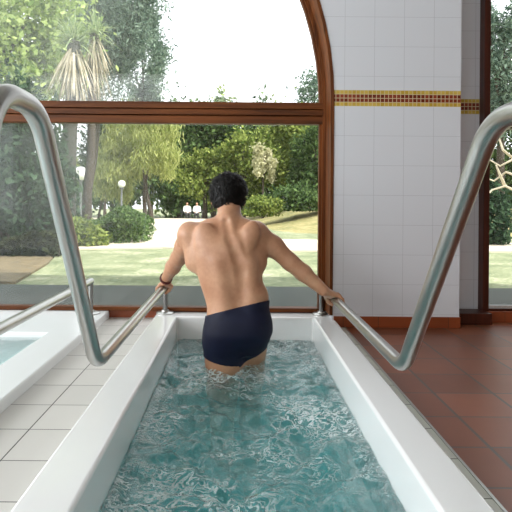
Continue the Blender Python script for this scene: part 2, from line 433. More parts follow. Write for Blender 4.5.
# window_1 : the arched window
def arch_strip(r0, r1, y0, y1, n=40, x_low=True, zlow=0.066):
    """an arched band (jambs and head) between two radii"""
    s = MB(); pts = [(1, 0)]
    path = [(zlow, None)]
    prof = []
    for r in (r0, r1):
        q = [(AX + r, zlow)] + [(AX + r*math.cos(PI*k/n), AS + r*math.sin(PI*k/n)) for k in range(n+1)] + [(AX - r, zlow)]
        prof.append(q)
    k = len(prof[0]); v = []
    for y in (y0, y1):
        for q in prof: v += [(x, y, z) for x, z in q]
    f = []
    a, b, c, d = 0, k, 2*k, 3*k
    for i in range(k-1):
        f += [(a+i, b+i, b+i+1, a+i+1), (c+i, c+i+1, d+i+1, d+i), (a+i, a+i+1, c+i+1, c+i), (b+i, d+i, d+i+1, b+i+1)]
    for i in (0, k-1): f.append((a+i, c+i, d+i, b+i))
    s.add(v, f); return s
win = bpy.data.objects.new('window_1', None); C.objects.link(win); win['kind'] = 'structure'
arch_strip(AR-0.016, AR+0.002, WF-0.004, 2.985).build('casing', M['wood_v'], win)
arch_strip(1.868, AR-0.014, 2.925, 2.985).build('outer_frame', M['wood_v'], win)
s = arch_strip(1.852, 1.870, 2.94, 2.978); s.build('sash', M['wood_v'], win)
s = MB()
TZ0, TZ1 = 1.188, 1.318
s.box(AX-1.87, AX+1.87, 2.925, 2.985, TZ0, TZ0+0.044); s.box(AX-1.87, AX+1.87, 2.938, 2.98, TZ0+0.044, TZ0+0.051)
s.box(AX-1.87, AX+1.87, 2.921, 2.985, TZ0+0.051, TZ0+0.083); s.box(AX-1.87, AX+1.87, 2.938, 2.98, TZ0+0.083, TZ0+0.090)
s.box(AX-1.87, AX+1.87, 2.925, 2.985, TZ0+0.090, TZ1)
s.build('transom', M['wood'], win, bevel=0.003)
s = MB(); s.box(AX-1.88, AX+1.88, 2.93, 2.985, 0.048, 0.0695); s.build('bottom_rail', M['wood'], win)
s = MB(); s.box(AX-1.855, AX+1.855, 2.952, 2.960, 0.06, TZ0+0.01); s.build('pane', M['glass'], win)
n = 40; r = 1.856
poly = [(AX + r, TZ1-0.01)] + [(AX + r*math.cos(PI*k/n), AS + r*math.sin(PI*k/n)) for k in range(1, n)] + [(AX - r, TZ1-0.01)]
poly = [p for p in poly if p[1] >= TZ1-0.011]
k = len(poly)
mesh_obj('pane', [(x, 2.952, z) for x, z in poly] + [(x, 2.960, z) for x, z in poly],
         [tuple(range(k)), tuple(range(2*k-1, k-1, -1))] + [(i, i+k, (i+1) % k+k, (i+1) % k) for i in range(k)], M['glass'], win)
# window_2 : the tall window at the right
win2 = bpy.data.objects.new('window_2', None); C.objects.link(win2); win2['kind'] = 'structure'
s = MB(); s.box(1.485, 1.522, 2.92, 3.03, 0.064, 2.55); s.box(3.53, 3.6, 2.92, 3.03, 0.064, 2.55); s.box(1.522, 3.53, 2.92, 3.03, 2.48, 2.55); s.box(1.522, 3.53, 2.93, 3.03, 0.064, 0.078)
s.build('frame', M['dark_wood'], win2, bevel=0.003)
s = MB(); s.box(1.522, 3.53, 2.93, 3.02, 1.175, 1.262); s.build('transom', M['dark_wood'], win2, bevel=0.003)
s = MB(); s.box(1.515, 3.535, 2.955, 2.963, 0.07, 2.49); s.build('pane', M['glass_right'], win2)

# ------------------------------------------------------------------ pools
def basin(name, m, x0, x1, y0, y1, i0, i1, j0, j1, zt, zb, parent=None, bev=0.012):
    s = MB()
    O = [(x0, y0), (x1, y0), (x1, y1), (x0, y1)]; I = [(i0, j0), (i1, j0), (i1, j1), (i0, j1)]
    d = 0.012; J = [(i0+d, j0+d), (i1-d, j0+d), (i1-d, j1-d), (i0+d, j1-d)]
    v = [(x, y, zb-0.06) for x, y in O] + [(x, y, zt) for x, y in O] + [(x, y, zt) for x, y in I] + [(x, y, zb) for x, y in J]
    f = [(3, 2, 1, 0)]
    for k in range(4):
        q = (k+1) % 4
        f += [(k, q, 4+q, 4+k), (4+k, 4+q, 8+q, 8+k), (8+k, 8+q, 12+q, 12+k)]
    f.append((12, 13, 14, 15)); s.add(v, f)
    return s.build(name, m, parent, bevel=bev, seg=4, angle=30)
tr = thing('plunge_pool', 'long narrow white plunge pool with a smooth flat rim sunk between the tiles', 'pool', (0.04, 1.6, -0.9))
def par(o, root): o.parent = root; o.matrix_parent_inverse = root.matrix_world.inverted(); return o
def childof(root, o):
    o.parent = root; o.location = o.location - root.location; return o
childof(tr, basin('basin', M['rim'], TX0, TX1, TY0, TY1, TI0, TI1, TYI0, TYI1, RIMZ, -0.84))

lp = thing('soaking_pool', 'wide white soaking pool at the left edge with pale shallow water', 'pool', (-2.0, 0.8, -0.6))
childof(lp, basin('basin', M['pale_pool'], -3.24, PX, -1.4, 2.955, -3.1, -0.955, -1.2, 2.43, 0.045, -0.34))

def water_body(name, x0, x1, y0, y1, zt, zb, amp, m, step, seed=1, dist_pts=()):
    r = np.random.default_rng(seed)
    nx = int((x1-x0)/step)+1; ny = int((y1-y0)/step)+1
    xs = np.linspace(x0, x1, nx); ys = np.linspace(y0, y1, ny); X, Y = np.meshgrid(xs, ys, indexing='ij')
    wx = X + 0.03*np.sin(9*Y+1.3)+0.02*np.sin(17*X+5*Y); wy = Y + 0.03*np.sin(11*X+0.6)+0.02*np.sin(19*Y-7*X)
    H = np.zeros_like(X)
    for k in range(70):
        lam = 0.04*(6.0**r.random()); a = r.normal(PI/2, 0.95); ph = r.random()*2*PI
        q = np.sin(2*PI/lam*(wx*math.cos(a)+wy*math.sin(a))+ph)
        H += (lam**1.15) * (q if k % 3 else (1-2*np.abs(q)))
    H *= amp/H.std()
    for (px_, py_, rad, gain) in dist_pts:
        d = np.hypot(X-px_, Y-py_); H *= 1 + gain*np.exp(-(d/rad)**2)
    edge = np.minimum(np.minimum(X-x0, x1-X), np.minimum(Y-y0, y1-Y)); H *= np.clip(edge/0.05, 0.25, 1)
    Z = zt + H
    v = [(X[i, j], Y[i, j], Z[i, j]) for i in range(nx) for j in range(ny)]
    idx = lambda i, j: i*ny+j
    f = [(idx(i, j), idx(i+1, j), idx(i+1, j+1), idx(i, j+1)) for i in range(nx-1) for j in range(ny-1)]
    k = len(v); v += [(x0, y0, zb), (x1, y0, zb), (x1, y1, zb), (x0, y1, zb)]
    f += [(k+3, k+2, k+1, k)]
    f += [tuple([k, k+1] + [idx(i, 0) for i in range(nx-1, -1, -1)]), tuple([k+1, k+2] + [idx(nx-1, j) for j in range(ny-1, -1, -1)]),
          tuple([k+2, k+3] + [idx(i, ny-1) for i in range(nx)]), tuple([k+3, k] + [idx(0, j) for j in range(ny)])]
    o = mesh_obj(name, v, f, m, None, True); return o
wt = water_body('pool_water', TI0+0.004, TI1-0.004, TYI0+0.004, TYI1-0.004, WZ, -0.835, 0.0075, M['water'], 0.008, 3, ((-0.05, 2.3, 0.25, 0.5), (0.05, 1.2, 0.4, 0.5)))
tag(wt, 'choppy teal water filling the narrow plunge pool', 'water', kind='stuff')
wt2 = water_body('pool_water', -3.09, -0.965, -1.19, 2.42, 0.024, -0.335, 0.0008, M['calm_water'], 0.03, 5)
tag(wt2, 'calm pale blue water in the soaking pool at left', 'water', kind='stuff')

# ------------------------------------------------------------------ handrails
def handrail(name, label, X, rim, zr, far, bend, slope, top, near, rb):
    root = thing(name, label, 'handrail', (X, far, rim), 'steel pool handrails')
    ya = bend - (top - zr)/slope
    pts = fillet([(0, far-0.005, zr), (0, bend, zr), (0, ya, top), (0, near+0.02, top), (0, near, rim)], [rb, 0.13, 0.10], 16)
    s = MB(); s.tube([(p.x, p.y-far, p.z-rim) for p in pts], 0.0222, 20); s.build('rail', M['steel'], root, True)
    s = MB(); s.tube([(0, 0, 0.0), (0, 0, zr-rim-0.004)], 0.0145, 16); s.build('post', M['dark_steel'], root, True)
    for y in (0, near-far):
        s = MB(); s.lathe([(0.054, 0.0), (0.054, 0.005), (0.048, 0.009), (0.024, 0.012), (0.022, 0.020), (0.012, 0.020)], (0, y, 0)); s.build('flange', M['steel'], root, True)
    return root
handrail('handrail', 'bent steel handrail on the left rim of the plunge pool, under his left hand', -0.433, RIMZ, 0.203, 2.905, 1.485, 1.58, 0.902, 0.81, 0.125)
handrail('handrail', 'bent steel handrail on the right rim beside the terracotta floor', 0.505, RIMZ, 0.210, 2.905, 1.460, 1.33, 0.870, 0.76, 0.115)
handrail('handrail', 'steel handrail of the soaking pool, its low end showing at the left edge', -0.868, 0.045, 0.236, 2.86, 1.48, 1.6, 0.92, 0.80, 0.12)
# ------------------------------------------------------------------ the bather
class Field:
    """signed distance field on a grid, filled by smooth unions, turned into one continuous surface"""
    def __init__(s, lo, hi, h):
        s.h = h; s.lo = np.array(lo, float); s.n = np.ceil((np.array(hi)-s.lo)/h).astype(int)+1
        s.F = np.full(s.n, 0.08, np.float32)
    def put(s, fn, lo, hi, k=0.02, sub=False):
        m = k+3*s.h
        a = np.maximum(np.floor((np.array(lo)-m-s.lo)/s.h).astype(int), 0); b = np.minimum(np.ceil((np.array(hi)+m-s.lo)/s.h).astype(int)+1, s.n)
        if (b <= a).any(): return
        ax = [(s.lo[i]+s.h*np.arange(a[i], b[i])).astype(np.float32) for i in range(3)]
        d = fn(ax[0][:, None, None], ax[1][None, :, None], ax[2][None, None, :])
        V = s.F[a[0]:b[0], a[1]:b[1], a[2]:b[2]]
        if sub:
            d = -d; hh = np.maximum(k-np.abs(V-d), 0)/k; V[...] = np.maximum(V, d)+hh*hh*k*0.25
        else:
            hh = np.maximum(k-np.abs(V-d), 0)/k; V[...] = np.minimum(V, d)-hh*hh*k*0.25
    def cone(s, a, b, ra, rb, k=0.02, sub=False, sq=None):
        a = np.array(a, np.float32); b = np.array(b, np.float32); ba = b-a; L = float(ba@ba)+1e-9
        def fn(x, y, z):
            px, py, pz = x-a[0], y-a[1], z-a[2]
            t = np.clip((px*ba[0]+py*ba[1]+pz*ba[2])/L, 0, 1)
            return np.sqrt((px-t*ba[0])**2+(py-t*ba[1])**2+(pz-t*ba[2])**2)-(ra+(rb-ra)*t)
        r = max(ra, rb); s.put(fn, np.minimum(a, b)-r, np.maximum(a, b)+r, k, sub)
    def chain(s, pts, rs, k=0.02, sub=False):
        for i in range(len(pts)-1): s.cone(pts[i], pts[i+1], rs[i], rs[i+1], k, sub)
    def ell(s, c, r, k=0.02, rot=None, sub=False):
        c = np.array(c, np.float32); r = np.array(r, np.float32)
        R = np.array(rot.to_matrix(), np.float32).T if rot else np.eye(3, dtype=np.float32)
        def fn(x, y, z):
            px, py, pz = x-c[0], y-c[1], z-c[2]
            q = [R[i, 0]*px+R[i, 1]*py+R[i, 2]*pz for i in range(3)]
            k0 = np.sqrt((q[0]/r[0])**2+(q[1]/r[1])**2+(q[2]/r[2])**2); k1 = np.sqrt((q[0]/r[0]**2)**2+(q[1]/r[1]**2)**2+(q[2]/r[2]**2)**2)+1e-6
            return k0*(k0-1)/k1
        s.put(fn, c-r.max(), c+r.max(), k, sub)
    def loft(s, rows, k=0.02, p=2.3):
        """rows: z, centre x, centre y, half width, half depth"""
        R = np.array(sorted(rows)); zz = np.linspace(R[0, 0], R[-1, 0], 240); P = []
        for j in range(1, 5):
            q = np.interp(zz, R[:, 0], R[:, j]); q = np.convolve(np.pad(q, 10, mode='edge'), np.hanning(21)/np.hanning(21).sum(), 'valid'); P.append(q)
        z0, z1 = R[0, 0], R[-1, 0]
        def fn(x, y, z):
            cx, cy, a, b = [np.interp(z, zz, q).astype(np.float32) for q in P]
            dx, dy = np.abs(x-cx)/a, np.abs(y-cy)/b
            d = ((dx**p+dy**p)**(1/p)-1)*np.minimum(a, b)
            return np.maximum(d, np.maximum(z-z1, z0-z))
        A = R[:, 3].max(); B = R[:, 4].max()
        s.put(fn, (R[:, 1].min()-A, R[:, 2].min()-B, z0), (R[:, 1].max()+A, R[:, 2].max()+B, z1), k)
    def mesh(s, name, m, parent=None):
        return surface_nets(s.F, s.lo, s.h, name, m, parent)

def surface_nets(F, lo, h, name, m, parent=None):
    S = F < 0
    nx, ny, nz = F.shape
    cnt = np.zeros((nx-1, ny-1, nz-1), np.int8)
    for i in (0, 1):
        for j in (0, 1):
            for k in (0, 1): cnt += S[i:nx-1+i, j:ny-1+j, k:nz-1+k]
    act = np.argwhere((cnt > 0) & (cnt < 8)); idm = np.full(cnt.shape, -1, np.int32); idm[act[:, 0], act[:, 1], act[:, 2]] = np.arange(len(act))
    acc = np.zeros((len(act), 3)); num = np.zeros(len(act))
    cor = [(i, j, k) for i in (0, 1) for j in (0, 1) for k in (0, 1)]
    val = {c: F[act[:, 0]+c[0], act[:, 1]+c[1], act[:, 2]+c[2]].astype(float) for c in cor}
    for c in cor:
        for ax in range(3):
            if c[ax]: continue
            d = list(c); d[ax] = 1; d = tuple(d); a, b = val[c], val[d]; mk = (a < 0) != (b < 0)
            t = np.where(mk, a/np.where(mk, a-b, 1), 0)
            p = np.tile(np.array(c, float), (len(act), 1)); p[:, ax] = t
            acc[mk] += p[mk]; num[mk] += 1
    V = np.array(lo)+h*(act+acc/num[:, None])
    quads = []
    for ax in range(3):
        u, v = (ax+1) % 3, (ax+2) % 3
        sl0 = [slice(None)]*3; sl1 = [slice(None)]*3; sl0[ax] = slice(0, -1); sl1[ax] = slice(1, None)
        A, B = S[tuple(sl0)], S[tuple(sl1)]
        e = np.argwhere(A != B)
        ok = (e[:, u] > 0) & (e[:, v] > 0) & (e[:, u] < F.shape[u]-1) & (e[:, v] < F.shape[v]-1); e = e[ok]
        q = []
        for du, dv in ((1, 1), (0, 1), (0, 0), (1, 0)):
            g = e.copy(); g[:, u] -= du; g[:, v] -= dv; q.append(idm[g[:, 0], g[:, 1], g[:, 2]])
        q = np.stack(q, 1); fl = ~A[e[:, 0], e[:, 1], e[:, 2]]; q[fl] = q[fl][:, ::-1]; quads.append(q)
    Q = np.concatenate(quads)
    me = bpy.data.meshes.new(name)
    me.vertices.add(len(V)); me.loops.add(4*len(Q)); me.polygons.add(len(Q))
    me.vertices.foreach_set('co', V.reshape(-1).astype(np.float32)); me.loops.foreach_set('vertex_index', Q.reshape(-1).astype(np.int32))
    me.polygons.foreach_set('loop_start', np.arange(0, 4*len(Q), 4, dtype=np.int32)); me.update(calc_edges=True); me.validate()
    me.polygons.foreach_set('use_smooth', [True]*len(me.polygons))
    o = bpy.data.objects.new(name, me); C.objects.link(o); me.materials.append(m)
    if parent: o.parent = parent
    sm = o.modifiers.new('relax', 'SMOOTH'); sm.factor = 0.5; sm.iterations = 2
    return o

def hand(B, cx, cy, cz, side, wrist):
    """a hand closed over a rail that runs along y; side +1 = right hand (fingers go down the right side)"""
    def P(deg, r, y):
        a = math.radians(deg); return (cx+side*r*math.cos(a), cy+y, cz+r*math.sin(a))
    W = Vector(wrist)
    sp = 0.0205; r0 = 0.0208
    for j in range(4):
        y = (1.5-j)*sp
        L = (0.94, 1.0, 0.97, 0.84)[j]; rr = (0.0088, 0.0092, 0.0088, 0.0078)[j]
        kn = P(112, r0+0.017, y*0.98)
        B.cone(W+Vector((0, y*0.55, 0)), kn, 0.0150, 0.0125, 0.012)          # metacarpal
        angs = [112, 112-52*L, 112-100*L, 112-142*L, 112-178*L]
        q = [P(angs[0], r0+0.017, y*0.98)] + [P(a, r0+rr+0.0012, y) for a in angs[1:]]
        B.chain(q, [rr*1.25, rr*1.08, rr*1.05, rr, rr*0.88], 0.0035)
    t = [W+Vector((side*0.008, 0.022, -0.012)), Vector(P(165, r0+0.022, 0.043)), Vector(P(205, r0+0.0125, 0.052)), Vector(P(248, r0+0.011, 0.050))]
    B.chain(t, [0.0165, 0.0145, 0.0112, 0.0092], 0.006)
    B.cone(W, P(135, r0+0.022, 0.0), 0.021, 0.020, 0.015)                    # heel of the hand

def build_man():
    root = thing('person', 'bare-backed man in navy swim trunks wading away through the narrow pool, hands on both rails', 'person', (0, 0, 0))
    B = Field((-0.53, 2.14, -0.87), (0.60, 2.94, 0.92), 0.0045)
    g = lambda px, py, Y: tuple(at(px, py, Y))
    # trunk of the body, from photo silhouettes: (row, left, right, depth centre, half depth)
    rows = []
    for (py, xl, xr, Y, d) in [(352, 210, 254, 2.385, .075), (345, 206, 262, 2.378, .105), (332, 205, 271, 2.372, .128), (320, 206, 270, 2.375, .118),
                               (308, 207, 268, 2.385, .100), (297, 204, 266.5, 2.395, .096), (285, 200, 263.5, 2.405, .104), (270, 195.5, 262, 2.415, .114),
                               (255, 190.5, 262, 2.425, .120), (243, 189, 260, 2.435, .116), (234, 192, 257, 2.445, .100), (227, 199, 252, 2.455, .078), (220, 208, 246, 2.465, .055)]:
        a, b = at(xl, py, Y-0.02), at(xr, py, Y-0.02)
        rows.append(((a.z+b.z)/2, (a.x+b.x)/2, Y, (b.x-a.x)/2, d))
    B.loft(rows, 0.01, 2.25)
    B.ell(g(257, 296, 2.375), (0.045, 0.07, 0.045), 0.04)
    B.cone(g(218, 262, 2.342), g(226, 306, 2.325), 0.036, 0.036, 0.03); B.cone(g(250, 264, 2.342), g(252, 306, 2.325), 0.030, 0.034, 0.03)
    # buttocks and legs
    B.ell(g(223, 336, 2.345), (0.088, 0.082, 0.092), 0.03); B.ell(g(252, 327, 2.345), (0.086, 0.082, 0.094), 0.03)
    hl, hr = g(224, 345, 2.375), g(250, 336, 2.395)
    kl, al = (-0.070, 2.43, -0.42), (-0.075, 2.40, -0.775)
    kr, ar = (0.075, 2.585, -0.34), (0.075, 2.565, -0.775)
    B.chain([hl, g(225, 362, 2.383), (-0.068, 2.405, -0.22), kl], [0.096, 0.092, 0.076, 0.056], 0.03)
    B.chain([hr, g(249, 350, 2.45), (0.072, 2.53, -0.18), kr], [0.090, 0.082, 0.072, 0.056], 0.03)
    LOW = B.F.copy()
    for kk, aa in ((kl, al), (kr, ar)):
        kk, aa = Vector(kk), Vector(aa); mid = kk.lerp(aa, 0.3)+Vector((0, -0.018, 0))
        B.chain([kk, mid, kk.lerp(aa, 0.7), aa], [0.055, 0.056, 0.042, 0.036], 0.02)
        B.chain([aa+Vector((0, -0.03, -0.03)), aa+Vector((0, 0.07, -0.03)), aa+Vector((0.005, 0.15, -0.043))], [0.033, 0.035, 0.021], 0.02)
        for t in range(5): B.cone(aa+Vector((-0.03+0.016*t, 0.14, -0.047)), aa+Vector((-0.034+0.017*t, 0.175-0.006*t, -0.05)), 0.0105, 0.009, 0.005)
    # shoulders, lats, trapezius
    sl, sr = g(190, 234.5, 2.445), g(256, 234, 2.445)
    B.cone(sl, sr, 0.050, 0.050, 0.03)
    B.ell(sl, (0.058, 0.062, 0.062), 0.03); B.ell(sr, (0.058, 0.062, 0.062), 0.03)
    nb = g(229, 218, 2.47); nt = g(229.5, 202, 2.51)
    B.cone(nb, nt, 0.062, 0.057, 0.015)
    B.cone(g(223, 223, 2.45), g(200, 231, 2.44), 0.044, 0.036, 0.025); B.cone(g(236, 223, 2.45), g(251, 230, 2.44), 0.044, 0.036, 0.025)
    B.cone(g(228, 219, 2.425), g(230, 240, 2.37), 0.034, 0.030, 0.03)
    # shoulder blades and the muscles beside the spine
    B.ell(g(207, 238, 2.372), (0.056, 0.030, 0.080), 0.028, Vector((0, 0, 1)).rotation_difference(Vector((-0.35, 0.1, 1))))
    B.ell(g(249, 236, 2.368), (0.050, 0.030, 0.080), 0.022, Vector((0, 0, 1)).rotation_difference(Vector((0.42, 0.1, 1))))
    B.cone(g(195, 262, 2.42), g(192, 246, 2.43), 0.05, 0.045, 0.03); B.cone(g(257, 262, 2.42), g(259, 246, 2.43), 0.05, 0.045, 0.03)
    # furrow of the spine
    fur = [(226, 221, 2.385), (230, 238, 2.322), (237, 256, 2.298), (241, 272, 2.285), (241, 290, 2.278), (239, 308, 2.272)]
    B.chain([g(*q) for q in fur], [0.008, 0.013, 0.015, 0.015, 0.013, 0.011], 0.03, True)
    B.chain([g(239, 226, 2.345), g(241, 234, 2.327), g(246, 250, 2.318)], [0.004, 0.010, 0.004], 0.02, True)   # inner edge of the right blade
    B.chain([g(239, 322, 2.245), g(242, 348, 2.262)], [0.010, 0.014], 0.02, True)
    # arms
    wl = g(166.5, 277.5, 2.735); wr = g(323.5, 290.5, 2.425)
    el = g(178.5, 258, 2.60); er = g(290, 262, 2.45)
    B.chain([sl, g(185, 246, 2.52), el], [0.054, 0.050, 0.042], 0.025); B.chain([el, g(173, 267, 2.66), wl], [0.043, 0.041, 0.028], 0.015)
    B.chain([sr, g(273, 246, 2.455), er], [0.055, 0.051, 0.043], 0.025); B.chain([er, g(303.5, 273, 2.445), wr], [0.044, 0.042, 0.028], 0.015)
    hand(B, -0.433, 2.795, 0.203, -1, Vector(wl)+Vector((-0.004, 0.012, -0.010)))
    hand(B, 0.505, 2.462, 0.210, 1, Vector(wr)+Vector((0.004, 0.010, -0.004)))
    # head, looking ahead and slightly down
    hc = Vector(g(228.5, 195.0, 2.55))
    tilt = Vector((0, 0, 1)).rotation_difference(Vector((0.02, 0.22, 1)))
    B.ell(hc, (0.076, 0.096, 0.098), 0.02, tilt)
    B.ell(hc+Vector((0, 0.045, -0.060)), (0.060, 0.060, 0.072), 0.03, tilt)
    B.ell(hc+Vector((0, 0.068, -0.112)), (0.028, 0.024, 0.022), 0.03)
    B.chain([hc+Vector((0, 0.096, -0.010)), hc+Vector((0, 0.113, -0.045))], [0.008, 0.014], 0.012)
    B.cone(hc+Vector((-0.032, 0.088, 0.012)), hc+Vector((0.032, 0.088, 0.012)), 0.012, 0.012, 0.015)
    B.cone(hc+Vector((-0.018, 0.098, -0.080)), hc+Vector((0.018, 0.098, -0.080)), 0.008, 0.008, 0.010)
    for sx in (-1, 1):
        B.ell(hc+Vector((sx*0.033, 0.098, -0.012)), (0.016, 0.012, 0.011), 0.01, None, True)
        B.ell(hc+Vector((sx*0.083, -0.002, -0.028)), (0.010, 0.020, 0.031), 0.008); B.ell(hc+Vector((sx*0.092, 0.006, -0.028)), (0.006, 0.010, 0.017), 0.006, None, True)
    body = B.mesh('body', M['skin'], root)
    for sx in (-1, 1):
        s = MB(); e = hc+Vector((sx*0.033, 0.080, -0.012)); s.lathe([(0.0115*math.sin(PI*k/8)+1e-5, -0.0115*math.cos(PI*k/8)) for k in range(9)], e, 12); s.build('eye', M['eye'], root, True)
    # swim trunks follow the same body
    x = (B.lo[0]+B.h*np.arange(B.n[0]))[:, None, None]; z = (B.lo[2]+B.h*np.arange(B.n[2]))[None, None, :]
    y = (B.lo[1]+B.h*np.arange(B.n[1]))[None, :, None]
    a, b = at(207, 315.5, 2.36), at(268, 300.5, 2.36)
    waist = z-(a.z+(x-a.x)*(b.z-a.z)/(b.x-a.x))+(y-2.36)*0.24
    h0, h1, h2 = at(205, 361, 2.30), at(242, 367.5, 2.30), at(262, 354, 2.34)
    hem = np.where(x < 0.012, h0.z+(x-h0.x)*(h1.z-h0.z)/(h1.x-h0.x), h1.z+(x-h1.x)*(h2.z-h1.z)/(h2.x-h1.x))
    T = np.maximum(np.maximum(LOW-0.0050, waist), hem-z).astype(np.float32)
    i0, i1 = 50, int((0.26-B.lo[0])/B.h); k0, k1 = int((-0.2-B.lo[2])/B.h), int((0.27-B.lo[2])/B.h)
    tk = surface_nets(T[i0:i1, :, k0:k1], B.lo+B.h*np.array([i0, 0, k0]), B.h, 'swim_trunks', M['trunks'], root)
    tk['label'] = 'navy blue swim trunks'
    # hair : a rough cap with many tapering locks
    Hf = Field(tuple(hc-Vector((0.13, 0.15, 0.14))), tuple(hc+Vector((0.13, 0.15, 0.14))), 0.004)
    Hf.ell(hc+Vector((0, -0.012, 0.012)), (0.094, 0.103, 0.106), 0.02, tilt)
    Hf.ell(hc+Vector((-0.004, -0.045, -0.030)), (0.075, 0.058, 0.066), 0.03)
    xx = [Hf.lo[i]+Hf.h*np.arange(Hf.n[i]) for i in range(3)]
    X, Y, Z = np.meshgrid(*xx, indexing='ij')
    Hf.F += (0.004*np.sin(70*X+20*Y)*np.sin(40*Z+35*Y+1)+0.003*np.sin(120*X-30*Z)*np.cos(60*Z)).astype(np.float32)
    # hairline: forehead and face stay free, the nape is cut short, room for the ears
    face = (Y-(hc.y+0.045))-(Z-(hc.z+0.035))*0.9; nape = (hc.z-0.068)-Z
    ear = 0.038-np.sqrt((Y-hc.y-0.006)**2+((Z-hc.z+0.030)*0.8)**2)
    Hf.F = np.maximum(np.maximum(Hf.F, face), np.maximum(nape, ear)).astype(np.float32)
    hair = Hf.mesh('hair', M['hair'], root); hair['label'] = 'short tousled black hair'
    V = []
    r = np.random.default_rng(11); crown = hc+Vector((0.0, -0.035, 0.095))
    for i in range(2000):
        d = Vector(r.normal(size=3)); d.normalize()
        if d.y > 0.45 and d.z < 0.35: continue
        if d.z < -0.62 or (abs(d.x) > 0.8 and -0.2 < d.y < 0.4 and d.z < 0): continue
        p = hc+Vector((0, -0.012, 0.010))+Vector((d.x*0.093, d.y*0.103, d.z*0.105))
        n = Vector((d.x/0.088, d.y/0.099, d.z/0.1)).normalized()
        t = (p-crown); t = t-n*t.dot(n)
        if t.length < 1e-4: continue
        t = (t.normalized()+Vector(r.normal(size=3))*0.35); t = (t-n*t.dot(n)).normalized(); u = n.cross(t)
        L = 0.024+0.022*r.random(); wd = 0.0026+0.0020*r.random(); lift = 0.004+0.012*r.random()**2
        c0 = p-t*L*0.4; c1 = p+t*L*0.3+n*lift; c2 = p+t*L-n*0.004+n*lift*0.8
        if c2.z < hc.z-0.082: continue
        V.append([c0+u*wd, c0-u*wd, c1-u*wd*0.8, c1+u*wd*0.8]); V.append([c1+u*wd*0.8, c1-u*wd*0.8, c2-u*wd*0.1, c2+u*wd*0.1])
    lk = quad_obj('lock', np.array(V), M['hair'], hair); lk['kind'] = 'stuff'
    # wristband on the left wrist
    W = Vector(wl); ax = (Vector(g(163.5, 284, 2.79))-W).normalized()
    s = MB(); u = ax.orthogonal().normalized(); v = ax.cross(u)
    for off, rad, th in ((0.004, 0.0335, 0.0035), (0.016, 0.034, 0.003)):
        s.tube([W+ax*off+(u*math.cos(2*PI*k/24)+v*math.sin(2*PI*k/24))*rad for k in range(25)], th, 8, False)
    wb = s.build('wristband', M['strap'], root, True); wb['label'] = 'dark red wristband'
    return root
build_man()
# ------------------------------------------------------------------ the garden outside
structure(bx('ground_terrace', M['concrete'], -14, 14, 3.1, 4.23, -0.30, -0.02))
GZ = 0.0
def gz(Y): return GZ-0.02-0.55*min(1, max(0, (Y-23.0)/12.0))
v = []; f = []
for i, Y in enumerate([4.23, 8, 14, 20, 23, 26, 29, 32, 35, 60, 110]):
    v += [(-70, Y, gz(Y)), (70, Y, gz(Y)), (-70, Y, -1.2), (70, Y, -1.2)]
    if i: a = 4*(i-1); f += [(a, a+1, a+5, a+4), (a+2, a+6, a+7, a+3), (a, a+4, a+6, a+2), (a+1, a+3, a+7, a+5)]
f += [(0, 2, 3, 1), (len(v)-4, len(v)-3, len(v)-1, len(v)-2)]
structure(mesh_obj('ground_lawn', v, f, M['lawn']))
def flat_patch(name, m, pix, z, kind='structure'):
    """a patch of ground whose outline is given as points on the ground (x, y)"""
    k = len(pix); v = [(x, y, z) for x, y in pix] + [(x, y, z-0.05) for x, y in pix]
    f = [tuple(range(k)), tuple(range(2*k-1, k-1, -1))] + [(i, i+k, (i+1) % k+k, (i+1) % k) for i in range(k)]
    o = mesh_obj(name, v, f, m); o['kind'] = kind; return o
flat_patch('ground_path', M['path'], [(-2.6, 7.3), (-1.2, 7.7), (0.3, 7.3), (1.5, 7.4), (3.5, 7.5), (7, 7.8), (7, 9.0), (3.2, 9.35), (1.4, 9.6), (0.3, 9.8), (-0.65, 10.0), (-1.0, 11.5), (-1.3, 13.5), (-1.2, 16.0),
           (-0.8, 19.0), (-0.9, 22.9), (-3.6, 22.9), (-4.2, 20), (-3.6, 17.2), (-2.6, 15.0), (-2.1, 12.6), (-1.95, 10.4), (-2.3, 9.0), (-3.2, 8.0)][::-1], GZ+0.004)
flat_patch('ground_path', M['path'], [(-12, 22), (-6.2, 19.5), (-5.2, 20.0), (-4.6, 22.9), (-12, 22.9)][::-1], GZ+0.005)
flat_patch('ground_soil', M['soil'], [(-8.5, 4.24), (-1.95, 4.24), (-2.2, 5.6), (-2.6, 7.0), (-3.6, 9.2), (-8.5, 9.2)][::-1], GZ+0.004)
# grassy bank rising on the right
v = []; f = []; nx, ny = 44, 24
for i in range(nx+1):
    for j in range(ny+1):
        X = 0.3+i*0.5; Y = 10.6+j*1.2; t = min(1, max(0, (X-0.3)/4.0)); u = min(1, j/9)
        h = 0.95*(t*t*(3-2*t))*(u*u*(3-2*u))+0.10*mnoise.noise((X*0.8, Y*0.6, 0))*t*u
        v.append((X, Y, GZ-0.04+h*1.25))
for i in range(nx):
    for j in range(ny):
        a = i*(ny+1)+j; f.append((a, a+ny+1, a+ny+2, a+1))
structure(mesh_obj('ground_bank', v, f, M['bank'], None, True))

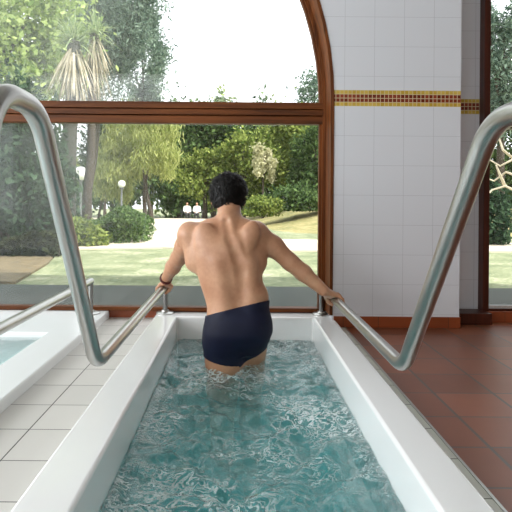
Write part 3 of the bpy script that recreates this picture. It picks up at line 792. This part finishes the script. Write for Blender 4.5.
def crown_points(c, r, n, K=36, spread=0.17, hollow=0.72, seed=0, zmin=None, shape=None):
    q = np.random.default_rng(seed); d = q.normal(size=(K, 3)); d /= np.linalg.norm(d, axis=1)[:, None]
    rad = hollow+(1-hollow)*q.random(K)
    rad[: K//4] *= 0.6
    cl = d*rad[:, None]
    if shape == 'cone': cl[:, :2] *= np.clip(1.05-(cl[:, 2:3]+1)/2, 0.06, 1)*1.25
    ix = q.integers(0, K, n); P = cl[ix]+q.normal(size=(n, 3))*spread*(0.6+0.7*q.random((K, 1)))[ix]
    if shape == 'cone':
        lim = np.clip(1.12-(P[:, 2]+1)/2, 0.03, 1)*1.2; rr = np.hypot(P[:, 0], P[:, 1]); P[:, :2] *= np.minimum(1, lim/np.maximum(rr, 1e-3))[:, None]
    P = P*np.array(r)+np.array(c)
    if zmin is not None: P = P[P[:, 2] > zmin]
    return P, q
def leaves(name, P, q, L, W, m, parent, droop=0.0, up=0.0):
    n = len(P); u = q.normal(size=(n, 3)); u[:, 2] = u[:, 2]*(1-droop)-droop*2.2+up*1.5; u /= np.linalg.norm(u, axis=1)[:, None]
    v = np.cross(u, q.normal(size=(n, 3))); v /= np.linalg.norm(v, axis=1)[:, None]
    s = (0.65+0.7*q.random(n))[:, None]; u *= L*s; v *= W*s
    return quad_obj(name, np.stack([P-u, P+v+u*0.1, P+u, P-v+u*0.1], 1), m, parent)
def trunk_mesh(name, base, top, r0, r1, m, parent, branches=(), wob=0.05, seed=1, n=9):
    q = random.Random(seed); s = MB(); base, top = Vector(base), Vector(top); k = 7
    pts = [base.lerp(top, i/k)+Vector((q.uniform(-1, 1), q.uniform(-1, 1), 0))*wob*(i > 0)*(top-base).length*0.2 for i in range(k+1)]
    s.tube(pts, [r0*(1.25 if i == 0 else 1)+(r1-r0)*i/k for i in range(k+1)], n)
    for b in branches:
        p0 = pts[min(k, int(b[0]*k))]; e = Vector(b[1]); mid = p0.lerp(e, 0.5)+Vector((q.uniform(-.1, .1), q.uniform(-.1, .1), 0.1))*(e-p0).length
        s.tube([p0, mid, e], [r1*0.75+r0*0.1, r1*0.55, r1*0.2], 7)
    return s.build(name, m, parent, True)
def tree(name, label, cat, base, c, r, n, L, W, m, bark='bark', r0=0.18, K=40, spread=0.16, droop=0.0, seed=0, shape=None, zmin=None, group=None, hollow=0.72):
    root = thing(name, label, cat, base, group); b = Vector(base)
    P, q = crown_points(Vector(c)-b, r, n, K, spread, hollow, seed, zmin, shape)
    leaves('foliage', P, q, L, W, M[m], root, droop)
    cc = Vector(c)-b; br = []
    rr = random.Random(seed)
    for i in range(6):
        a = rr.uniform(0, 2*PI); br.append((0.55+0.4*rr.random(), cc+Vector((math.cos(a)*r[0]*0.6, math.sin(a)*r[1]*0.6, rr.uniform(-0.2, 0.6)*r[2]))))
    trunk_mesh('trunk', (0, 0, -0.05), cc+Vector((0, 0, 0.4*r[2])), r0, r0*0.35, M[bark], root, br, seed=seed)
    return root
def shrub(name, label, cat, c, r, n, L, W, m, seed=0, group=None, spread=0.2, K=30, stems=5, base_z=None):
    b = Vector((c[0], c[1], GZ-0.02 if base_z is None else base_z)); root = thing(name, label, cat, b, group)
    P, q = crown_points(Vector(c)-b, r, n, K, spread, 0.6, seed, 0.0)
    leaves('foliage', P, q, L, W, M[m], root)
    rr = random.Random(seed)
    for i in range(stems):
        s = MB(); e = Vector((rr.uniform(-.6, .6)*r[0], rr.uniform(-.6, .6)*r[1], (c[2]-b.z)+rr.uniform(0, .5)*r[2])); s.tube([(e.x*0.15, e.y*0.15, -0.03), (e.x*0.5, e.y*0.5, e.z*0.5), e], [0.03, 0.02, 0.008], 6)
        s.build('stem', M['bark'], root, True)
    return root
G = lambda px, Y: (at(px, 204, Y).x, Y, gz(Y)-0.01)
def cr(px, py, Y): return tuple(at(px, py, Y))
def sz(p, Y): return p*Y/FPX

# clipped hedge and bushes by the path
def hedge():
    c = at(108, 232, 8.9); root = thing('hedge', 'low rounded green hedge beside the pale path', 'hedge', (c.x, c.y, GZ-0.02))
    q = np.random.default_rng(5); n = 13000
    X = q.uniform(-0.78, 0.74, n); Y = q.uniform(-0.62, 0.85, n); a = (np.abs(X/0.80)**3.2+np.abs((Y-0.1)/0.78)**3.2)
    top = (0.50+0.07*np.sin(4*X)+0.06*np.sin(7*X+3*Y)+0.05*X)*np.clip(1.25-a, 0.0, 1)**0.35
    Z = np.where(q.random(n) < 0.55, top*(0.93+0.1*q.random(n)), top*q.random(n)); k = a < 1.05
    leaves('foliage', np.stack([X, Y, Z], 1)[k], q, 0.036, 0.016, M['leaf_hedge'], root)
    for i in range(6):
        s = MB(); s.tube([(-0.6+0.24*i, 0.1, -0.03), (-0.6+0.25*i, 0.1, 0.3)], [0.02, 0.012], 6); s.build('stem', M['bark'], root)
hedge()
shrub('bush', 'yellow-green bush at the foot of the lamp post beside the hedge', 'bush', cr(84, 240, 8.0), (0.34, 0.34, 0.36), 4200, 0.045, 0.02, 'leaf_mid', 21)
# globe lamps
def lamp(label, px, Y, top, base_y, rg):
    b = G(px, Y); root = thing('garden_lamp', label, 'lamp', b, 'white globe lamps on posts'); zt = at(px, top, Y).z-b[2]
    s = MB(); s.lathe([(0.09, 0), (0.09, 0.04), (0.045, 0.06), (0.045, 0.5), (0.034, 0.52), (0.032, zt-rg)], (0, 0, 0), 16); s.build('post', M['pole'], root, True)
    s = MB(); s.lathe([(0.05, zt-rg-0.06), (0.07, zt-rg-0.03), (0.07, zt-rg+0.005), (0.02, zt-rg+0.01)], (0, 0, 0), 16); s.build('collar', M['pole'], root, True)
    s = MB(); s.lathe([(rg*math.sin(PI*k/16)+1e-4, zt-rg*math.cos(PI*k/16)) for k in range(17)], (0, 0, 0), 24); s.build('globe', M['globe'], root, True)
lamp('nearer lamp post with a white globe, left of the hedge', 80.5, 15.5, 173.5, 224, sz(6.8, 15.5))
lamp('smaller globe lamp post against the weeping tree, right of the other lamp', 121.5, 16.6, 184, 217, sz(3.7, 16.6))

# palm-like cabbage tree with dead skirt
def spikes(name, c, n, L, m, parent, lo, hi, w, seed, sag=0.6):
    q = random.Random(seed); V = []
    for i in range(n):
        a = q.uniform(0, 2*PI); e = math.radians(q.uniform(lo, hi)); l = L*q.uniform(0.75, 1.15)
        d = Vector((math.cos(a)*math.cos(e), math.sin(a)*math.cos(e), math.sin(e))); side = d.cross(Vector((0, 0, 1))).normalized() if abs(d.z) < 0.99 else Vector((1, 0, 0))
        p = Vector(c)+Vector((q.uniform(-.04, .04), q.uniform(-.04, .04), q.uniform(-.08, .08))); prev = p; k = 5
        for j in range(k):
            t0, t1 = j/k, (j+1)/k; nxt = Vector(c)+(p-Vector(c))+d*l*t1+Vector((0, 0, -sag*l*t1*t1*max(0.1, math.cos(e))))
            w0, w1 = w*(1-t0)**0.6, w*(1-t1)**0.6 if t1 < 1 else w*0.08
            V.append([prev-side*w0, prev+side*w0, nxt+side*w1, nxt-side*w1]); prev = nxt
    return quad_obj(name, np.array(V), m, parent)
def cabbage_tree():
    Y = 9.0; b = G(72, Y); root = thing('cabbage_tree', 'tall spiky cabbage tree with two trunks and a skirt of dead leaves', 'tree', b); o = Vector(b)
    h1 = at(74, 42, Y)-o; h2 = at(95, 34, Y+0.2)-o; t1 = at(67, 240, Y)-o; t2 = at(86, 240, Y+0.2)-o
    trunk_mesh('trunk', (t1.x, t1.y, -0.1), h1, 0.15, 0.12, M['bark_grey'], root, seed=3, wob=0.03)
    trunk_mesh('trunk', (t2.x, t2.y, -0.1), h2, 0.075, 0.08, M['bark'], root, seed=4, wob=0.03)
    spikes('leaf_crown', h1, 110, 0.62, M['blade_green'], root, -10, 85, 0.018, 1, 0.5)
    spikes('leaf_crown', h2, 90, 0.50, M['blade_green'], root, -10, 88, 0.016, 2, 0.45)
    for hh, n, sd in ((h1, 170, 3), (h2, 90, 4)):
        spikes('dead_leaf_skirt', hh+Vector((0, 0, -0.05)), n, 0.95 if sd == 3 else 0.7, M['blade_dead'], root, -85, -50, 0.020, sd, 0.4)
        spikes('dead_leaf_skirt', hh+Vector((0, 0, -0.35)), n//2, 0.85, M['blade_dead'], root, -86, -60, 0.020, sd+9, 0.4)
cabbage_tree()
def spiky(label, px, py, Y, L, n, seed):
    b = G(px, Y); root = thing('cordyline', label, 'plant', b); h = at(px, py, Y)-Vector(b)
    trunk_mesh('trunk', (0, 0, -0.1), h, 0.08, 0.07, M['bark'], root, seed=seed, wob=0.03)
    spikes('leaf_crown', h, n, L, M['blade_green'], root, -25, 85, 0.017, seed, 0.45)
spiky('young spiky cordyline at the left edge beside the tall cabbage tree', 20, 92, 9.2, 0.62, 150, 31)

# trees
tree('leafy_tree', 'bright light-green leafy tree filling the upper left corner', 'tree', G(-45, 11.5), cr(18, 30, 11.5), (1.35, 1.2, 1.9), 9000, 0.085, 0.045, 'leaf_light', r0=0.15, seed=41, spread=0.25)
tree('conifer_tree', 'big hazy grey-green conifer right behind the cabbage tree', 'tree', G(86, 17), cr(108, 25, 17), (2.15, 1.9, 3.0), 26000, 0.11, 0.022, 'leaf_grey', r0=0.17, seed=42, K=64, spread=0.115, hollow=0.55)
tree('conifer_tree', 'smaller grey-green conifer leaning at the edge of the white sky', 'tree', G(146, 19), cr(142, 70, 19), (0.95, 0.95, 2.0), 9000, 0.10, 0.022, 'leaf_grey', r0=0.08, seed=43, K=30, spread=0.13)
tree('weeping_tree', 'pale yellow-green weeping tree over the path', 'tree', G(152, 18), cr(139, 148, 18.2), (1.62, 1.5, 1.45), 15000, 0.13, 0.018, 'leaf_willow', r0=0.09, seed=44, K=50, spread=0.12, droop=0.75, hollow=0.6)
tree('weeping_tree', 'second pale weeping tree left of the first, low over the hedge', 'tree', G(98, 19.5), cr(112, 170, 19.5), (0.9, 0.9, 1.2), 5500, 0.12, 0.018, 'leaf_willow', r0=0.05, seed=45, K=30, spread=0.18, droop=0.7)
tree('broadleaf_tree', 'dark green broadleaf tree behind the bather, touching the transom', 'tree', G(214, 27), cr(207, 132, 27), (1.75, 1.5, 1.6), 9000, 0.14, 0.08, 'leaf_dark', r0=0.16, seed=46)
tree('broadleaf_tree', 'mid-green rounded tree just left of the bather\'s head', 'tree', G(205, 23), cr(206, 178, 23), (1.35, 1.1, 1.25), 8000, 0.10, 0.055, 'leaf_mid', r0=0.12, seed=47)
tree('broadleaf_tree', 'mid-green tree behind and right of the bather\'s head', 'tree', G(243, 22), cr(243, 168, 22.5), (1.1, 1.0, 1.6), 7500, 0.10, 0.055, 'leaf_mid', r0=0.12, seed=48)
tree('blossom_tree', 'small pale cream-leaved tree right of the bather\'s head', 'tree', G(263, 21), cr(264, 164, 21), (0.52, 0.5, 0.75), 2600, 0.075, 0.045, 'leaf_pale', r0=0.06, seed=49, K=20)
tree('broadleaf_tree', 'full green tree left of the wooden window jamb', 'tree', G(284, 24), cr(284, 155, 24), (1.55, 1.3, 2.1), 10000, 0.12, 0.06, 'leaf_mid', r0=0.15, seed=50)
tree('broadleaf_tree', 'dark grey-green tree at the right end of the arched window', 'tree', G(316, 21), cr(315, 165, 21), (1.15, 1.1, 2.1), 9500, 0.11, 0.04, 'leaf_dark', r0=0.14, seed=51)
tree('thin_tree', 'thin-twigged tree rising above the transom beside the arch', 'tree', G(316, 30), cr(314, 95, 30), (0.9, 0.9, 1.5), 1500, 0.12, 0.05, 'leaf_grey', r0=0.10, seed=52, spread=0.3)
tree('conifer_tree', 'dark conifer low behind the nearer lamp post', 'tree', G(105, 22), cr(104, 152, 22), (1.1, 1.0, 2.0), 9000, 0.11, 0.03, 'leaf_deep', r0=0.07, seed=53, K=40)
shrub('bush', 'dark bush at the foot of the bank, below the jamb-side tree', 'bush', cr(300, 204, 16.5), (1.15, 0.7, 0.65), 5000, 0.075, 0.04, 'leaf_dark', 54, base_z=0.5)
shrub('bush', 'green bush with orange-tinted tips behind the right shoulder', 'bush', cr(262, 208, 16), (0.62, 0.5, 0.38), 3000, 0.06, 0.035, 'leaf_mid', 55, base_z=0.3)
# far tree line
lab = {190: 'far low tree straight behind the people on the bench', 70: 'far tree low between the two lamp posts', 112: 'far tree low behind the second weeping tree', 150: 'far tree line, leftmost hazy tree above the weeping tree', 178: 'far hazy tree above the gap left of the dark broadleaf tree', 225: 'far hazy tree straight above the bather\'s head',
       258: 'far hazy tree above the cream-leaved tree', 292: 'far hazy tree above the full green tree'}
for i, (px, L_) in enumerate(lab.items()):
    top = (165, 150, 150, 93, 97, 99, 98, 101)[i]; Y = 42+3*(i % 2); h = at(px, top, Y).z
    tree('far_tree', L_, 'tree', G(px, Y), (at(px, 200, Y).x, Y, h*0.46), (2.3, 1.8, h*0.42), 6500, 0.24, 0.12, 'leaf_mid' if i % 2 else 'leaf_dark', r0=0.25, seed=60+i, group='far tree line', spread=0.24)
# dark undergrowth at the left
us = [(8, 170, 8.3, 0.72, 1.35, 'tall dark shrub at the far left edge, below the spiky cordyline', 8500), (38, 185, 8.4, 0.62, 1.0, 'dark shrub left of the cabbage tree trunk', 6000),
      (60, 215, 9.8, 0.36, 0.62, 'low dark shrub at the foot of the cabbage tree', 3500), (-22, 200, 9.5, 0.6, 1.0, 'dark shrub partly cut off by the left edge of the picture', 4000)]
for i, (px, py, Y, rx, rz, lb, n) in enumerate(us):
    shrub('shrub', lb, 'shrub', cr(px, py, Y), (rx, rx*0.8, rz), n, 0.07, 0.03, 'leaf_deep', 70+i, stems=8)
def edging():
    Y = 6.4; root = thing('low_hedge', 'long low dark hedge along the litter-strewn bed at left', 'hedge', (at(20, 204, Y).x, Y, GZ-0.02))
    q = np.random.default_rng(8); n = 6500; X = q.uniform(-1.9, 0.52, n); Yy = q.uniform(-0.2, 0.35, n); Z = q.uniform(0, 1, n)**0.7*(0.27+0.06*np.sin(5*X))
    leaves('foliage', np.stack([X, Yy, Z], 1), q, 0.045, 0.02, M['leaf_edging'], root)
    for i in range(12):
        s = MB(); s.tube([(-1.8+0.23*i, 0.05, -0.03), (-1.8+0.23*i, 0.08, 0.28)], [0.015, 0.008], 6); s.build('stem', M['bark'], root)
edging()
# outside the right-hand window
tree('conifer_tree', 'tall green conifer outside the tall right-hand window', 'tree', G(500, 16), cr(503, 62, 16), (0.95, 1.0, 2.1), 9000, 0.10, 0.03, 'leaf_grey', r0=0.16, seed=80, K=40)
tree('broadleaf_tree', 'dark leafy tree behind the bare branches, right-hand window', 'tree', G(520, 17), cr(520, 165, 17), (2.0, 1.2, 1.8), 9000, 0.10, 0.05, 'leaf_dark', r0=0.16, seed=81)
shrub('bush', 'rounded dark bush on the lawn seen through the right-hand window', 'bush', cr(492, 226, 9.0), (0.36, 0.4, 0.75), 4500, 0.05, 0.025, 'leaf_deep', 82)
def bare():
    Y = 8.2; b = G(545, Y); root = thing('bare_tree', 'pale leafless branches sweeping across the right-hand window', 'tree', b); o = Vector(b)
    q = random.Random(4)
    trunk_mesh('trunk', (0, 0, -0.1), at(535, 150, Y)-o, 0.11, 0.06, M['bark_pale'], root, seed=9, wob=0.1)
    for i, (x0, y0, pts) in enumerate([(540, 215, [(520, 193), (505, 186), (492, 190), (484, 198)]), (538, 190, [(522, 178), (506, 172), (494, 181), (486, 178)]), (536, 165, [(515, 160), (503, 150), (499, 138), (494, 130)]),
                                      (537, 175, [(525, 150), (512, 160), (500, 166), (490, 160)]), (536, 160, [(520, 135), (510, 125), (503, 118)]), (505, 186, [(500, 175), (496, 165)])]):
        P = [at(x0, y0, Y)-o] + [at(x, y, Y+q.uniform(-.2, .2))-o for x, y in pts]; k = len(P)
        s = MB(); s.tube(P, [0.022*(1-j/k)+0.006 for j in range(k)], 7); s.build('branch', M['bark_pale'], root, True)
bare()
# people resting on a bench far down the path
def sitter(label, px, Y, face, group=None):
    b = G(px, Y); root = thing('person', label, 'person', (b[0], b[1], b[2]+0.01))
    F = Field((-0.35, -0.40, 0), (0.35, 0.75, 1.40), 0.018)
    F.chain([(0, 0, 0.52), (0, 0.0, 0.75), (0, 0.02, 1.0)], [0.14, 0.14, 0.15], 0.05); F.cone((-0.15, 0.02, 1.0), (0.15, 0.02, 1.0), 0.075, 0.075, 0.05)
    F.cone((0, 0.03, 1.05), (0, 0.05, 1.18), 0.055, 0.055, 0.02); F.ell((0, 0.06, 1.26), (0.08, 0.095, 0.11), 0.02); F.ell((0, 0.15, 1.24), (0.02, 0.02, 0.03), 0.02)
    for sx in (-1, 1):
        F.chain([(sx*0.09, 0.02, 0.52), (sx*0.11, 0.45, 0.50), (sx*0.11, 0.45, 0.08)], [0.085, 0.062, 0.042], 0.03); F.cone((sx*0.11, 0.43, 0.045), (sx*0.12, 0.62, 0.035), 0.042, 0.030, 0.02)
        F.chain([(sx*0.20, 0.02, 1.0), (sx*0.24, 0.08, 0.74), (sx*0.14, 0.32, 0.64)], [0.052, 0.042, 0.032], 0.03)
        for t in range(4): F.cone((sx*(0.14-0.02*t), 0.33, 0.64), (sx*(0.14-0.024*t), 0.41, 0.61), 0.014, 0.011, 0.01)
    body = F.mesh('body', M['skin'], root)
    S = F.F-0.02; z = (F.lo[2]+F.h*np.arange(F.n[2]))[None, None, :]
    y = (F.lo[1]+F.h*np.arange(F.n[1]))[None, :, None]
    T = np.maximum(np.maximum(S, z-1.10), np.maximum(0.52-z, y-0.24)).astype(np.float32)
    sh = surface_nets(T, F.lo, F.h, 'shirt', M['shirt'], root); sh['label'] = 'white shirt'
    T = np.maximum(np.maximum(S, z-0.62), 0.12-z).astype(np.float32)
    surface_nets(T, F.lo, F.h, 'trousers', M['bench'], root)
    H = Field((-0.14, -0.10, 1.14), (0.14, 0.22, 1.42), 0.014); H.ell((0, 0.04, 1.275), (0.092, 0.10, 0.115), 0.01)
    hy = (H.lo[1]+H.h*np.arange(H.n[1]))[None, :, None]; hz = (H.lo[2]+H.h*np.arange(H.n[2]))[None, None, :]
    H.F = np.maximum(np.maximum(H.F, (hy-0.09)-(hz-1.30)*0.8), 1.20-hz).astype(np.float32); H.mesh('hair', M['hair'], root)
    root.rotation_euler = (0, 0, face); return root
def bench(px, Y):
    b = G(px, Y); root = thing('bench', 'dark slatted bench far down the path under the trees', 'bench', (b[0], b[1], b[2]+0.01))
    s = MB()
    for k in range(4): s.box(-0.9, 0.9, -0.22+0.11*k, -0.13+0.11*k, 0.41, 0.44)
    s.build('seat', M['bench'], root)
    s = MB()
    for k in range(3): s.box(-0.9, 0.9, -0.27, -0.245, 0.55+0.11*k, 0.63+0.11*k)
    s.build('backrest', M['bench'], root)
    for sx in (-0.75, 0.75):
        for yy in (-0.24, 0.18):
            s = MB(); s.box(sx-0.03, sx+0.03, yy-0.03, yy+0.03, 0, 0.80 if yy < 0 else 0.42); s.build('leg', M['bench'], root)
    root.rotation_euler = (0, 0, PI)
    return root
Yb = 36.0
bench(192, Yb)
sitter('person in a white shirt seated at the right end of the far bench', 197, Yb, PI)
sitter('person in a white shirt seated at the left end of the far bench', 187, Yb, PI+0.3)
